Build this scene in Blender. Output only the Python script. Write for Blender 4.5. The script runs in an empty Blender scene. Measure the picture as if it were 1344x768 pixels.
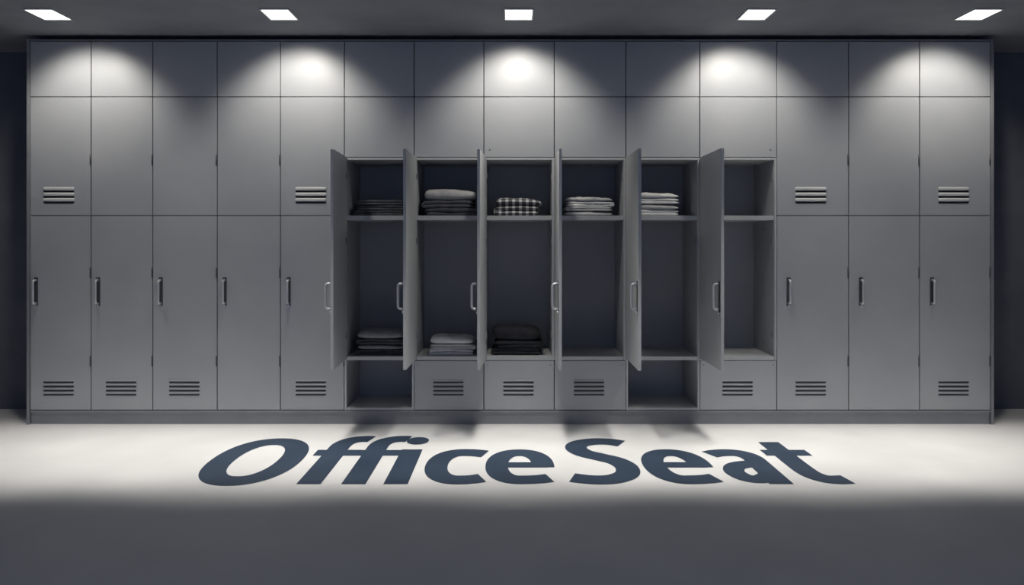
import bpy, bmesh, math, random
from mathutils import Vector, Matrix, noise
random.seed(7)
S = bpy.context.scene
S.view_settings.view_transform = 'Standard'
COL = S.collection

# ---------------------------------------------------------------- materials
def mat(name, c1, c2=None, rough=0.5, metal=0.0, scale=6.0, bump=0.0, bscale=80.0, stretch=(1,1,1), spec=0.5):
    m = bpy.data.materials.new(name); m.use_nodes = True
    nt = m.node_tree; N = nt.nodes; L = nt.links
    b = N['Principled BSDF']
    b.inputs['Roughness'].default_value = rough
    b.inputs['Metallic'].default_value = metal
    b.inputs['Specular IOR Level'].default_value = spec
    tc = N.new('ShaderNodeTexCoord'); mp = N.new('ShaderNodeMapping')
    mp.inputs['Scale'].default_value = stretch
    L.new(tc.outputs['Object'], mp.inputs['Vector'])
    nz = N.new('ShaderNodeTexNoise'); nz.inputs['Scale'].default_value = scale
    nz.inputs['Detail'].default_value = 5
    L.new(mp.outputs[0], nz.inputs['Vector'])
    cr = N.new('ShaderNodeValToRGB')
    cr.color_ramp.elements[0].position = 0.3; cr.color_ramp.elements[1].position = 0.7
    cr.color_ramp.elements[0].color = (*c1, 1); cr.color_ramp.elements[1].color = (*(c2 or c1), 1)
    L.new(nz.outputs['Fac'], cr.inputs[0]); L.new(cr.outputs[0], b.inputs['Base Color'])
    if bump > 0:
        n2 = N.new('ShaderNodeTexNoise'); n2.inputs['Scale'].default_value = bscale
        n2.inputs['Detail'].default_value = 4
        L.new(mp.outputs[0], n2.inputs['Vector'])
        bp = N.new('ShaderNodeBump'); bp.inputs['Strength'].default_value = bump
        bp.inputs['Distance'].default_value = 0.01
        L.new(n2.outputs['Fac'], bp.inputs['Height']); L.new(bp.outputs[0], b.inputs['Normal'])
    return m

M_door = mat('locker_laminate', (.405,.422,.448), (.445,.46,.482), rough=.42, scale=3, bump=.03, bscale=60)
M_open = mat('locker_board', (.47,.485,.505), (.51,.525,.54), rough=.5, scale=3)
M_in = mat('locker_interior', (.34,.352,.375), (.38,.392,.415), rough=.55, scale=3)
M_gapshade = mat('carcass_gap_shade', (.02,.02,.024), (.03,.03,.034), rough=.8)  # near-black carcass paints in the shade seen through the door gaps
M_edge = mat('locker_edge_trim', (.24,.25,.27), (.28,.29,.31), rough=.45)
M_plinth = mat('plinth_laminate', (.26,.27,.29), (.30,.31,.33), rough=.5)
M_slot = mat('vent_slot_black', (.015,.016,.02), rough=.9)
M_slot2 = mat('vent_slot_grey', (.05,.053,.062), rough=.8)
M_hood = mat('vent_hood_highlight', (.72,.72,.72), (.76,.76,.76), rough=.4)  # paler than the doors: highlight on the middle hoods put into the colour
M_metal = mat('brushed_steel', (.62,.63,.65), (.7,.7,.72), rough=.35, metal=.45, scale=30)
M_dkmetal = mat('dark_steel', (.09,.095,.105), (.12,.125,.135), rough=.4, metal=.4)
M_floor = mat('floor_vinyl', (.74,.745,.755), (.82,.822,.825), rough=.55, scale=2.2, bump=.03, bscale=25, spec=.3)
M_wall = mat('wall_plaster', (.12,.132,.16), (.15,.162,.19), rough=.9, scale=4, bump=.08)
M_ceil = mat('ceiling_plaster', (.24,.255,.29), (.28,.295,.33), rough=.9, scale=4, bump=.04)
M_text = mat('floor_paint_slate', (.026,.044,.078), (.040,.064,.105), rough=.5, scale=3, spec=.35)
def emis(name, col, s):
    m = bpy.data.materials.new(name); m.use_nodes = True
    b = m.node_tree.nodes['Principled BSDF']
    b.inputs['Base Color'].default_value = (.9,.9,.9,1)
    b.inputs['Emission Color'].default_value = (*col,1); b.inputs['Emission Strength'].default_value = s
    return m
M_lamp = emis('lamp_diffuser', (1,.97,.9), 4.0)
M_frame = mat('lamp_frame_white', (.7,.7,.7), rough=.4)

# ---------------------------------------------------------------- helpers
def link(o, parent=None):
    COL.objects.link(o)
    if parent is not None: o.parent = parent
    return o
def empty(name, loc=(0,0,0), parent=None):
    e = bpy.data.objects.new(name, None); e.location = loc; e.empty_display_size = .1
    return link(e, parent)
def mesh_obj(name, bm, mats, parent=None, smooth=False, loc=(0,0,0)):
    bmesh.ops.recalc_face_normals(bm, faces=bm.faces[:])
    me = bpy.data.meshes.new(name); bm.to_mesh(me); bm.free()
    for m in (mats if isinstance(mats,(list,tuple)) else [mats]): me.materials.append(m)
    if smooth:
        for p in me.polygons: p.use_smooth = True
    o = bpy.data.objects.new(name, me); o.location = loc
    return link(o, parent)
def add_box(bm, x0,x1,y0,y1,z0,z1, bev=0.0, mi=0):
    t = bmesh.new()
    bmesh.ops.create_cube(t, size=1)
    for v in t.verts:
        v.co = Vector(((x0+x1)/2+v.co.x*(x1-x0), (y0+y1)/2+v.co.y*(y1-y0), (z0+z1)/2+v.co.z*(z1-z0)))
    if bev > 0:
        bmesh.ops.bevel(t, geom=t.edges[:], offset=bev, segments=2, affect='EDGES', profile=.6)
    for f in t.faces: f.material_index = mi
    me = bpy.data.meshes.new('t'); t.to_mesh(me); t.free()
    bm.from_mesh(me); bpy.data.meshes.remove(me)
def box(name, x0,x1,y0,y1,z0,z1, m, parent=None, bev=0.0):
    bm = bmesh.new(); add_box(bm, x0,x1,y0,y1,z0,z1,bev)
    return mesh_obj(name, bm, m, parent)
def add_tube(bm, pts, r, seg=10, mi=0):
    rings = []
    n = len(pts)
    for i,p in enumerate(pts):
        d = (Vector(pts[min(i+1,n-1)])-Vector(pts[max(i-1,0)])).normalized()
        a = Vector((1,0,0)) if abs(d.x) < .9 else Vector((0,0,1))
        u = d.cross(a).normalized(); w = d.cross(u)
        rings.append([bm.verts.new(Vector(p)+r*(math.cos(2*math.pi*k/seg)*u+math.sin(2*math.pi*k/seg)*w)) for k in range(seg)])
    for i in range(n-1):
        for k in range(seg):
            f = bm.faces.new((rings[i][k],rings[i][(k+1)%seg],rings[i+1][(k+1)%seg],rings[i+1][k])); f.material_index=mi; f.smooth=True
    for rg in (rings[0], rings[-1]):
        f = bm.faces.new(rg); f.material_index=mi
def add_capsule(bm, cx, y, cz, w, h, depth, dome=True, mi=0, seg=8, dx=0, droop=0.0):
    """horizontal capsule on a plane facing -y, raised by depth; rounded (domed) outline rings"""
    def ring(s, yy, dz=0):
        r = h/2*s; out=[]; half = max(w/2-h/2,0.001)
        for k in range(seg+1):
            a = -math.pi/2+math.pi*k/seg; out.append((cx+half+r*math.cos(a), yy, cz+dz+r*math.sin(a)))
        for k in range(seg+1):
            a = math.pi/2+math.pi*k/seg; out.append((cx-half+r*math.cos(a), yy, cz+dz+r*math.sin(a)))
        return [bm.verts.new(p) for p in out]
    if dome: R = [ring(1,y), ring(.93,y-depth*.5,-droop*.4), ring(.6,y-depth*.92,-droop), ring(.15,y-depth,-droop)]
    else: R = [ring(1,y), ring(1,y-depth)]
    for a,b in zip(R,R[1:]):
        n=len(a)
        for k in range(n):
            f=bm.faces.new((a[k],a[(k+1)%n],b[(k+1)%n],b[k])); f.material_index=mi; f.smooth=dome
    f=bm.faces.new(R[-1]); f.material_index=mi

def handle(parent, x, z, y=0.0, L=.18):
    bm = bmesh.new()
    add_box(bm, x-.013,x+.013, y-.004,y, z-L/2-.004,z+L/2+.004, .003, 1)
    pts=[]; h=L/2-.014; so=.036
    pts.append((x,y-.002,z+h))
    for k in range(6):
        a=math.pi/2*k/5; pts.append((x, y-so+.018-.018*math.sin(a), z+h-.018+.018*math.cos(a)))
    for k in range(6):
        a=math.pi/2*k/5; pts.append((x, y-so+.018-.018*math.cos(a), z-h+.018-.018*math.sin(a)))
    pts.append((x,y-.002,z-h))
    add_tube(bm, pts, .0075, 10, 0)
    add_tube(bm, [(x,y,z-L/2-.006),(x,y-.010,z-L/2-.006)], .010, 14, 0)
    return mesh_obj('handle', bm, [M_metal,M_dkmetal], parent)

def louvre(parent, x, z, kind, y=0.0):
    bm = bmesh.new()
    if kind == 'mid':
        for k in range(3):
            zz = z+.036-.036*k
            add_capsule(bm, x, y, zz, .205, .022, .011, True, 3)
            add_capsule(bm, x, y, zz-.0175, .20, .014, .0012, False, 1)
    else:
        for k in range(4):
            zz = z+.040-.027*k
            add_capsule(bm, x, y, zz+.007, .205, .011, .005, True, 0)
            add_capsule(bm, x, y, zz-.005, .20, .012, .0012, False, 2)
    return mesh_obj('vent_louvre', bm, [M_door,M_slot,M_slot2,M_hood], parent)

def hinge(parent, x, z, y=0.0):
    bm = bmesh.new()
    add_tube(bm, [(x,y-.001,z-.035),(x,y-.001,z+.035)], .0045, 8, 0)
    return mesh_obj('hinge', bm, [M_dkmetal], parent)

def W(px): return (px-672)/200.0
def Z(py): return (557-py)/200.0
edges = [39.5,119.5,200.5,285,368,452,543.5,635,727.5,821.5,918.5,1019.5,1114,1207,1300]
G=.0028
ZT=Z(54); Z1=Z(127); Z2=Z(283); ZB=Z(538.5); ZO=Z(207); ZS=Z(468)
DEPTH=.44
def door(parent, name, x0,x1,z0,z1, m=M_door):
    return box(name, x0+G,x1-G, 0,.018, z0+G,z1-G, m, parent, .0016)

mid_l = {0,4,11,13}; low_l={0,1,2,4,11,13}
hand_px={0:47.5,1:129,2:211,3:295,4:379,11:1035,12:1130,13:1223}
for i in range(14):
    x0=W(edges[i]); x1=W(edges[i+1]); cx=(x0+x1)/2
    is_open = 5<=i<=10
    root = empty('open_locker' if is_open else 'locker', (0,0,0))
    e=.0006
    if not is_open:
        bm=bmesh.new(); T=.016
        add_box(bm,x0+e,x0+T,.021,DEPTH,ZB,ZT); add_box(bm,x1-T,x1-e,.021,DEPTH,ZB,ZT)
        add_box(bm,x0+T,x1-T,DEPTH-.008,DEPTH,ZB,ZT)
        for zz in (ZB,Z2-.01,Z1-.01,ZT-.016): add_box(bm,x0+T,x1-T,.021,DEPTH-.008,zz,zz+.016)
        mesh_obj('carcass',bm,M_gapshade,root)
        door(root,'upper_door',x0,x1,Z1,ZT); door(root,'middle_door',x0,x1,Z2,Z1); door(root,'lower_door',x0,x1,ZB,Z2)
        if i in mid_l: louvre(root,W({0:77.5,4:408,11:1064,13:1251.5}[i]),Z(255),'mid')
        if i in low_l: louvre(root,W({0:77,1:159,2:242,4:408,11:1064,13:1251.5}[i]),Z(509),'low')
        handle(root,W(hand_px[i]),Z(383))
        hx = x1-.004
        for py in (210,358,474): hinge(root,hx,Z(py))
    else:
        T=.014
        cubby = i in (5,9)
        bm=bmesh.new()
        zlo = ZB if cubby else ZS-.025
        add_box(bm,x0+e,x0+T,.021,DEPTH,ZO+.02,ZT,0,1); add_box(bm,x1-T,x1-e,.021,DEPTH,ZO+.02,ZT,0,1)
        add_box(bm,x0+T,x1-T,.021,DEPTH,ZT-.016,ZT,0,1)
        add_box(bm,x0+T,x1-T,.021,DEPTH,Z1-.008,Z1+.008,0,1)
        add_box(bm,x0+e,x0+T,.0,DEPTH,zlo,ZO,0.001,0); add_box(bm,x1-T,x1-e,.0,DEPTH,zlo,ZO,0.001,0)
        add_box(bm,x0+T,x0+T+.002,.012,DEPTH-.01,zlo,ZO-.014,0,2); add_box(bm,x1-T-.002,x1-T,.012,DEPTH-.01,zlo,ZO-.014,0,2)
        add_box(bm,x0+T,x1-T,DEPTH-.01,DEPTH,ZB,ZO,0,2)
        add_box(bm,x0+T,x1-T,.002,DEPTH-.01,ZO-.014,ZO,0.001,0)
        add_box(bm,x0+T+.002,x1-T-.002,.004,DEPTH-.01,Z2-.03,Z2,0.0012,0)
        add_box(bm,x0+T+.002,x1-T-.002,.002,DEPTH-.01,ZS-.025,ZS,0.0012,0)
        if cubby:
            add_box(bm,x0+T,x1-T,.002,DEPTH-.01,ZB,ZB+.016,0.001,0)
        else:
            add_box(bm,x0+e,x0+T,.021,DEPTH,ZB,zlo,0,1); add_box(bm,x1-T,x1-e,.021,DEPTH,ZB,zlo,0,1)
        for zz in (Z(232),Z(316),Z(440)):
            add_box(bm,x1-T-.006,x1-T-.002,.02,.06,zz-.02,zz+.02,.001,3)
        for zz in (Z(300),Z(455)):
            add_box(bm,x0+T+.002,x0+T+.006,.2,.215,zz-.008,zz+.008,.001,3)
            add_box(bm,x1-T-.006,x1-T-.002,.2,.215,zz-.008,zz+.008,.001,3)
        mesh_obj('carcass',bm,[M_open,M_gapshade,M_in,M_edge],root)
        door(root,'upper_door',x0,x1,Z1,ZT); door(root,'fixed_panel',x0,x1,ZO+.001,Z1)
        if i in (7,10):
            bm=bmesh.new(); lx = W(643) if i==7 else W(1011)
            add_tube(bm,[(lx,0,Z(196)),(lx,-.004,Z(196))],.006,14,0); mesh_obj('lock',bm,[M_edge],root)
        if not cubby:
            door(root,'drawer_front',x0,x1,ZB,ZS-.026)
            louvre(root,W({6:588.5,7:680.5,8:773,10:968}[i]),Z(509),'low')
            bm=bmesh.new()
            for sx in (x0+.025,x1-.025): add_tube(bm,[(sx,0,Z(479)),(sx,-.002,Z(479))],.0035,10,0)
            mesh_obj('drawer_screws',bm,[M_dkmetal],root)
        ang={5:-88,6:-91,7:-93,8:-90,9:-90,10:-90}[i]
        dw = x1-x0-.004
        piv = empty('door_pivot',(x0+.019,-.004,0),root)
        d = box('hinged_door',.0,dw,-.018,.0,ZS-.012,ZO+.002,M_open,piv,.0016)
        h = handle(piv,dw-.035,Z(383),-.018)
        bm=bmesh.new()
        for zz in (Z(232),Z(316),Z(440)): add_box(bm,.012,.05,.0,.006,zz-.018,zz+.018,.001,0)
        mesh_obj('door_hinges',bm,[M_edge],piv)
        piv.rotation_euler=(0,0,math.radians(ang))

XL=W(38.5)-.012; XR=W(1301)+.012
box('locker_plinth',XL+.02,XR-.02,.006,.44,0,.078,M_plinth,None,.001)
box('locker_base_rail',XL+.02,XR-.02,-.006,.44,.079,ZB-.002,M_edge,None,.001)
box('locker_end_panel',XL,XL+.016,-.010,.44,0,ZT+.012,M_edge,None,.001)
box('locker_end_panel',XR-.016,XR,-.010,.44,0,ZT+.012,M_edge,None,.001)
box('locker_top_rail',XL+.0165,XR-.0165,-.004,.44,ZT+.001,ZT+.011,M_edge,None,.001)

# ---------------------------------------------------------------- room
HC=2.555
RX=4.3; YF=-7.0; YB=.46
box('floor',-RX,RX,YF,YB,-.1,0,M_floor)
box('ceiling',-RX,RX,YF,YB,HC,HC+.1,M_ceil)
box('wall_back',-RX,RX,YB,YB+.1,0,HC,M_wall)
box('wall_left',-RX-.1,-RX,YF,YB,0,HC,M_wall)
box('wall_right',RX,RX+.1,YF,YB,0,HC,M_wall)

# ---------------------------------------------------------------- ceiling downlights and an added unseen row
LX=[-2.76,-1.385,.04,1.455,2.775]
WARM=(1.0,.94,.84)
def spot(root,nm,P,half,blend,tilt,sx=1.0,soft=.03,col=WARM):
    l=bpy.data.lights.new(nm,'SPOT'); l.energy=P; l.spot_size=math.radians(half*2); l.spot_blend=blend
    l.shadow_soft_size=soft; l.color=col
    o=bpy.data.objects.new(nm,l); link(o,root); o.location=(0,0,-.03)
    o.rotation_euler=(math.radians(tilt),0,0); o.scale=(sx,1,1)
DIM=[.80,.95,1.0,.95,.80]
for row,LY in enumerate((-.465,-1.05)):  # second row is added out of view to light floor and lower lockers
  for li,x in enumerate(LX):
    k=DIM[li]
    root=empty('downlight_and_added_fill',(x,LY,HC))
    bm=bmesh.new()
    w=.088; d=.108; t=.010
    add_box(bm,-w,w,-d,-d+t,-.008,0,.002); add_box(bm,-w,w,d-t,d,-.008,0,.002)
    add_box(bm,-w,-w+t,-d+t,d-t,-.008,0,.002); add_box(bm,w-t,w,-d+t,d-t,-.008,0,.002)
    mesh_obj('trim_ring',bm,M_frame,root)
    bm=bmesh.new(); add_box(bm,-w+t,w-t,-d+t,d-t,-.006,0,.001); mesh_obj('diffuser',bm,M_lamp,root)
    if row==0:
        spot(root,'wallwash_beam',25.5*(.5+.5*k),51,.7,36,1.0,.04)
        spot(root,'floor_beam',74*k,21.5,.65,-3,2.2,.28,(1.0,.955,.88))
    else:
        spot(root,'floor_beam',124*k,20,.75,8,2.2,.15,(1.0,.955,.88))

w=bpy.data.worlds.new('world'); S.world=w; w.use_nodes=True
bg=w.node_tree.nodes['Background']; bg.inputs[0].default_value=(.40,.56,1.0,1); bg.inputs[1].default_value=.38

# ---------------------------------------------------------------- floor lettering
lroot=empty('floor_lettering',(0,-1.24,.0))
WX=.120; WY=.138; RAT=WX/WY
def arc(cx,cy,rx,ry,a0,a1,n=28,p=2.25):
    out=[]
    for k in range(n+1):
        a=math.radians(a0+(a1-a0)*k/n); c,s=math.cos(a),math.sin(a)
        out.append((cx+rx*math.copysign(abs(c)**(2/p),c), cy+ry*math.copysign(abs(s)**(2/p),s)))
    return out
def smooth(P,n=8):
    out=[]
    for i in range(len(P)-1):
        p0=Vector(P[max(i-1,0)]);p1=Vector(P[i]);p2=Vector(P[i+1]);p3=Vector(P[min(i+2,len(P)-1)])
        for k in range(n):
            t=k/n
            out.append(tuple(.5*((2*p1)+(-p0+p2)*t+(2*p0-5*p1+4*p2-p3)*t*t+(-p0+3*p1-3*p2+p3)*t**3)))
    out.append(tuple(P[-1])); return out
LV=[0]
def stroke(bm,pts,closed=False,w=1.0):
    LV[0]+=1; z=.0012+.00025*(LV[0]%5)
    q=[(x,y*RAT) for x,y in pts]
    if closed and (Vector(q[0])-Vector(q[-1])).length<1e-6: q=q[:-1]
    n=len(q); A=[];B=[]
    for i in range(n):
        a=q[(i-1)%n] if closed else q[max(i-1,0)]; b=q[(i+1)%n] if closed else q[min(i+1,n-1)]
        d=Vector((b[0]-a[0],b[1]-a[1])).normalized(); nx,ny=-d.y,d.x; h=WX*w/2
        A.append(bm.verts.new((q[i][0]+nx*h,(q[i][1]+ny*h)/RAT,z)))
        B.append(bm.verts.new((q[i][0]-nx*h,(q[i][1]-ny*h)/RAT,z)))
    for i in range(n if closed else n-1):
        j=(i+1)%n; bm.faces.new((A[i],A[j],B[j],B[i]))
def glyph(k,strokes):
    bm=bmesh.new()
    for s in strokes: stroke(bm,s[0],*s[1:])
    bmesh.ops.recalc_face_normals(bm,faces=bm.faces[:])
    for f in bm.faces:
        f.normal_update()
        if f.normal.z<0: f.normal_flip()
    me=bpy.data.meshes.new(k); bm.to_mesh(me); bm.free(); me.materials.append(M_text)
    link(bpy.data.objects.new(k,me),lroot)
def F(s,l,r):
    top=[(s,0),(s,.35),(s,.66)]+arc(s+.125,.68,.125,.185,180,88,14)[1:]+[(r,.858)]
    return [(top,),([(l,.56),(r-.01,.56)],False,.85)]
def E(cx):
    a=arc(cx,.315,.124,.247,-6,270,44)+[(cx+.06,.072),(cx+.105,.082),(cx+.15,.100)]
    return [(a,),([(cx-.12,.325),(cx+.15,.325)],False,.70)]
glyph('letter_o',[(arc(-1.40,.425,.184,.376,0,360,64),True,1.1)])
glyph('letter_f_1',F(-1.005,-1.115,-.85))
glyph('letter_f_2',F(-.783,-.86,-.625))
glyph('letter_i',[([(-.575,0),(-.575,.63)],),(arc(-.565,.82,.030,.045,0,360,24,2),True,.6),([(-.592,.82),(-.538,.82)],False,.5)])
glyph('letter_c',[([(-.152,.535),(-.195,.553),(-.23,.562)]+arc(-.268,.315,.135,.25,90,270,40)+[(-.23,.068),(-.195,.077),(-.152,.098)],)])
glyph('letter_e_1',E(.042))
glyph('letter_s',[(smooth([(.648,.755),(.575,.80),(.48,.80),(.395,.745),(.372,.65),(.41,.55),(.49,.475),(.57,.395),(.608,.285),(.59,.16),(.51,.08),(.41,.068),(.305,.105)]),False,1.05)])
glyph('letter_e_2',E(.885))
glyph('letter_a',[([(1.332,0),(1.332,.2),(1.332,.40)]+arc(1.22,.42,.112,.145,0,105,16)[1:]+[(1.15,.55),(1.11,.525)],),
   (smooth([(1.335,.345),(1.25,.335),(1.185,.29),(1.158,.20),(1.185,.105),(1.25,.078),(1.335,.16)]),False,.9)])
glyph('letter_t',[(smooth([(1.53,.79),(1.53,.55),(1.53,.30),(1.54,.16),(1.58,.085),(1.63,.067),(1.69,.075)]),),([(1.425,.56),(1.68,.56)],False,.85)])

# ---------------------------------------------------------------- folded clothes
def cloth_mat(name,c,c2,rough=.85,bump=.25,spec=.3):
    return mat(name,c,c2,rough=rough,scale=22,bump=bump,bscale=140,spec=spec)
def add_folded(bm, cx,cy,z0,w,d,h,n,side,seed,amp=.004,mi=0):
    pitch=h/n; s=pitch*.47
    path=[]
    for j in range(n):
        z=pitch*(j+.5); dirn = side if j%2==0 else -side
        K=14
        inset=.006*random.random()
        for k in range(K+1):
            t=-1+2*k/K
            path.append((dirn*t*(w/2-pitch*.5-inset), z))
        if j<n-1:
            xe=dirn*(w/2-pitch*.5-inset)
            for k in range(1,6):
                a=-math.pi/2+math.pi*k/6
                path.append((xe+dirn*pitch*.5*math.cos(a), z+pitch*.5+pitch*.5*math.sin(a)))
    NY=12; st=[]
    for q in range(NY+3):
        if q==0: y=-1; tf=.25
        elif q==1: y=-.985; tf=.75
        elif q==NY+2: y=1; tf=.3
        else: y=-.955+1.93*(q-2)/(NY-1); tf=1
        Ls=[];Rs=[]
        for i,(px,pz) in enumerate(path):
            a=path[max(i-1,0)]; b=path[min(i+1,len(path)-1)]
            dx,dz=b[0]-a[0],b[1]-a[1]; l=math.hypot(dx,dz) or 1; nx,nz=-dz/l,dx/l
            endf=.35 if i in(0,len(path)-1) else 1
            leaf=int(pz/pitch)
            yj=noise.noise(Vector((px*7,leaf*3.1+seed,0)))*.012
            nv=noise.noise(Vector((px*9,y*2.2,pz*10+seed)))*amp*(pz/h*.9+.1)
            sag=-(px/(w/2))**4*.12*h*(pz/h)
            X=cx+px+noise.noise(Vector((y*2,pz*30,seed*1.7)))*.010
            Y=cy+y*d/2+yj
            for lst,sg in((Ls,1),(Rs,-1)):
                lst.append(bm.verts.new((X+nx*s*tf*endf*sg, Y, max(z0+pz+nz*s*tf*endf*sg+nv+sag, z0+.001))))
        st.append((Ls,Rs))
    m=len(path)
    def F(*v):
        f=bm.faces.new(v); f.smooth=True; f.material_index=mi
    for (A,B),(C,D) in zip(st,st[1:]):
        for i in range(m-1):
            F(A[i],A[i+1],C[i+1],C[i]); F(B[i],D[i],D[i+1],B[i+1])
        F(A[0],C[0],D[0],B[0]); F(A[-1],B[-1],D[-1],C[-1])
    for (A,B),fl in ((st[0],0),(st[-1],1)):
        for i in range(m-1): F(A[i],B[i],B[i+1],A[i+1])
def add_pad(bm,cx,cy,z0,w,d,h,seed,mi=0,amp=.008):
    NU,NV=40,24
    top=[];bot=[]
    for j in range(NV+1):
        rt=[];rb=[]
        for i in range(NU+1):
            u=-1+2*i/NU; v=-1+2*j/NV
            e=max(0,(1-abs(u)**5))**.5*max(0,(1-abs(v)**5))**.5
            nz=noise.noise(Vector((u*2.2,v*2,seed)))*amp+noise.noise(Vector((u*6,v*3+u*2,seed+5)))*amp*.5
            X=cx+u*w/2*(1-.05*v*v); Y=cy+v*d/2*(1-.05*u*u)
            zt=z0+h*.42+e*(h*.58+nz)-.10*h*u; zb=z0+h*.42-e*h*.42
            t=bm.verts.new((X,Y,zt)); rt.append(t)
            rb.append(t if (i in(0,NU) or j in (0,NV)) else bm.verts.new((X,Y,max(z0+.001,zb))))
        top.append(rt);bot.append(rb)
    for j in range(NV):
        for i in range(NU):
            f=bm.faces.new((top[j][i],top[j][i+1],top[j+1][i+1],top[j+1][i])); f.smooth=True; f.material_index=mi
            vs=[bot[j][i],bot[j+1][i],bot[j+1][i+1],bot[j][i+1]]
            f=bm.faces.new(vs); f.smooth=True; f.material_index=mi
def stack(name,px0,px1,zbase,garments,mats,yfront=.05,d=.28):
    sc=1000/(5+yfront)
    x0=(px0-672)/sc; x1=(px1-672)/sc; cx=(x0+x1)/2; w=x1-x0
    bm=bmesh.new(); z=zbase+.001
    for k,(h,n,mi,kind) in enumerate(garments):
        ww=w*(1-random.random()*.05); dx=random.uniform(-1,1)*(w-ww)*.5
        if kind=='pad': add_pad(bm,cx+dx,yfront+d/2,z-.002,ww,d,h,k*3.3+px0,mi)
        else: add_folded(bm,cx+dx,yfront+d/2+random.uniform(0,.01),z,ww,d,h,n,1 if (k+int(px0))%2 else -1,k*2.7+px0*.1,.006,mi)
        z+=h*.97
    return mesh_obj(name,bm,mats,None)
C_black=cloth_mat('cloth_black',(.018,.019,.024),(.035,.036,.044),rough=.8)
C_char=cloth_mat('cloth_charcoal',(.06,.062,.072),(.10,.103,.115))
C_grey=cloth_mat('cloth_grey',(.34,.34,.35),(.46,.46,.47))
C_silk=cloth_mat('cloth_satin_grey',(.22,.225,.24),(.36,.36,.38),rough=.35,spec=.6,bump=.12)
C_light=cloth_mat('towel_light_grey',(.74,.74,.74),(.86,.86,.85),bump=.5)
C_lt2=cloth_mat('towel_mid_grey',(.50,.505,.515),(.62,.62,.63),bump=.5)
C_pale=cloth_mat('cloth_pale_satin',(.66,.66,.68),(.84,.84,.84),rough=.4,bump=.15)
def plaid():
    m=bpy.data.materials.new('plaid_flannel'); m.use_nodes=True; nt=m.node_tree;N=nt.nodes;L=nt.links
    b=N['Principled BSDF']; b.inputs['Roughness'].default_value=.9
    tc=N.new('ShaderNodeTexCoord'); sp=N.new('ShaderNodeSeparateXYZ'); L.new(tc.outputs['Object'],sp.inputs[0])
    def sq(sock,period,ph=0.0,duty=.0):
        a=N.new('ShaderNodeMath');a.operation='MULTIPLY_ADD';a.inputs[1].default_value=2*math.pi/period;a.inputs[2].default_value=ph;L.new(sock,a.inputs[0])
        s=N.new('ShaderNodeMath');s.operation='SINE';L.new(a.outputs[0],s.inputs[0])
        g=N.new('ShaderNodeMath');g.operation='GREATER_THAN';g.inputs[1].default_value=duty;L.new(s.outputs[0],g.inputs[0]); return g.outputs[0]
    ad=N.new('ShaderNodeMath');ad.operation='ADD';L.new(sp.outputs['Z'],ad.inputs[0]);L.new(sp.outputs['Y'],ad.inputs[1])
    p=sq(sp.outputs['X'],.045,0,.25);q=sq(ad.outputs[0],.038,0,.25)
    s=N.new('ShaderNodeMath');s.operation='ADD';L.new(p,s.inputs[0]);L.new(q,s.inputs[1])
    h=N.new('ShaderNodeMath');h.operation='MULTIPLY';h.inputs[1].default_value=.5;L.new(s.outputs[0],h.inputs[0])
    cr=N.new('ShaderNodeValToRGB');cr.color_ramp.interpolation='CONSTANT'
    E=cr.color_ramp.elements;E[0].color=(.03,.03,.038,1);E[0].position=0;E[1].position=.4;E[1].color=(.22,.22,.24,1)
    e=E.new(.8);e.color=(.75,.75,.75,1)
    L.new(h.outputs[0],cr.inputs[0]);L.new(cr.outputs[0],b.inputs['Base Color']); return m
C_plaid=plaid()
zt=Z2; zm=ZS
stack('folded_dark_clothes',466,532,zt,[(.036,2,0,'f'),(.036,2,0,'f'),(.034,2,0,'f')],[C_char])
stack('folded_padded_jackets',555,627,zt,[(.052,2,0,'f'),(.052,2,0,'f'),(.080,1,1,'pad')],[C_char,C_grey])
stack('folded_plaid_shirt',650,714,zt,[(.062,2,0,'f'),(.062,1,0,'pad')],[C_plaid])
stack('folded_towels',741,806,zt,[(.032,1,0,'pad'),(.030,2,1,'f'),(.034,2,0,'f'),(.034,1,1,'pad')],[C_light,C_lt2])
stack('folded_towels',832,895,zt,[(.040,2,0,'f'),(.040,1,1,'pad'),(.038,2,0,'f'),(.042,1,0,'pad')],[C_light,C_lt2])
stack('folded_satin_clothes',466,532,zm,[(.036,2,1,'f'),(.036,1,0,'pad'),(.036,2,1,'f'),(.06,1,0,'pad')],[C_silk,C_char],d=.26)
stack('folded_pale_shirts',562,623,zm,[(.038,2,0,'f'),(.034,2,1,'f'),(.052,1,0,'pad')],[C_pale,C_lt2],d=.26)
stack('folded_black_sweaters',646,714,zm,[(.048,2,0,'f'),(.048,2,0,'f'),(.095,1,1,'pad')],[C_black,C_black],d=.26)

# ---------------------------------------------------------------- camera
cam=bpy.data.cameras.new('camera'); cam.sensor_width=36; cam.lens=36*1000/1344; cam.shift_y=-66/1344; cam.clip_end=60
co=bpy.data.objects.new('camera',cam); COL.objects.link(co); co.location=(0,-5,1.195); co.rotation_euler=(math.pi/2,0,0)
S.camera=co
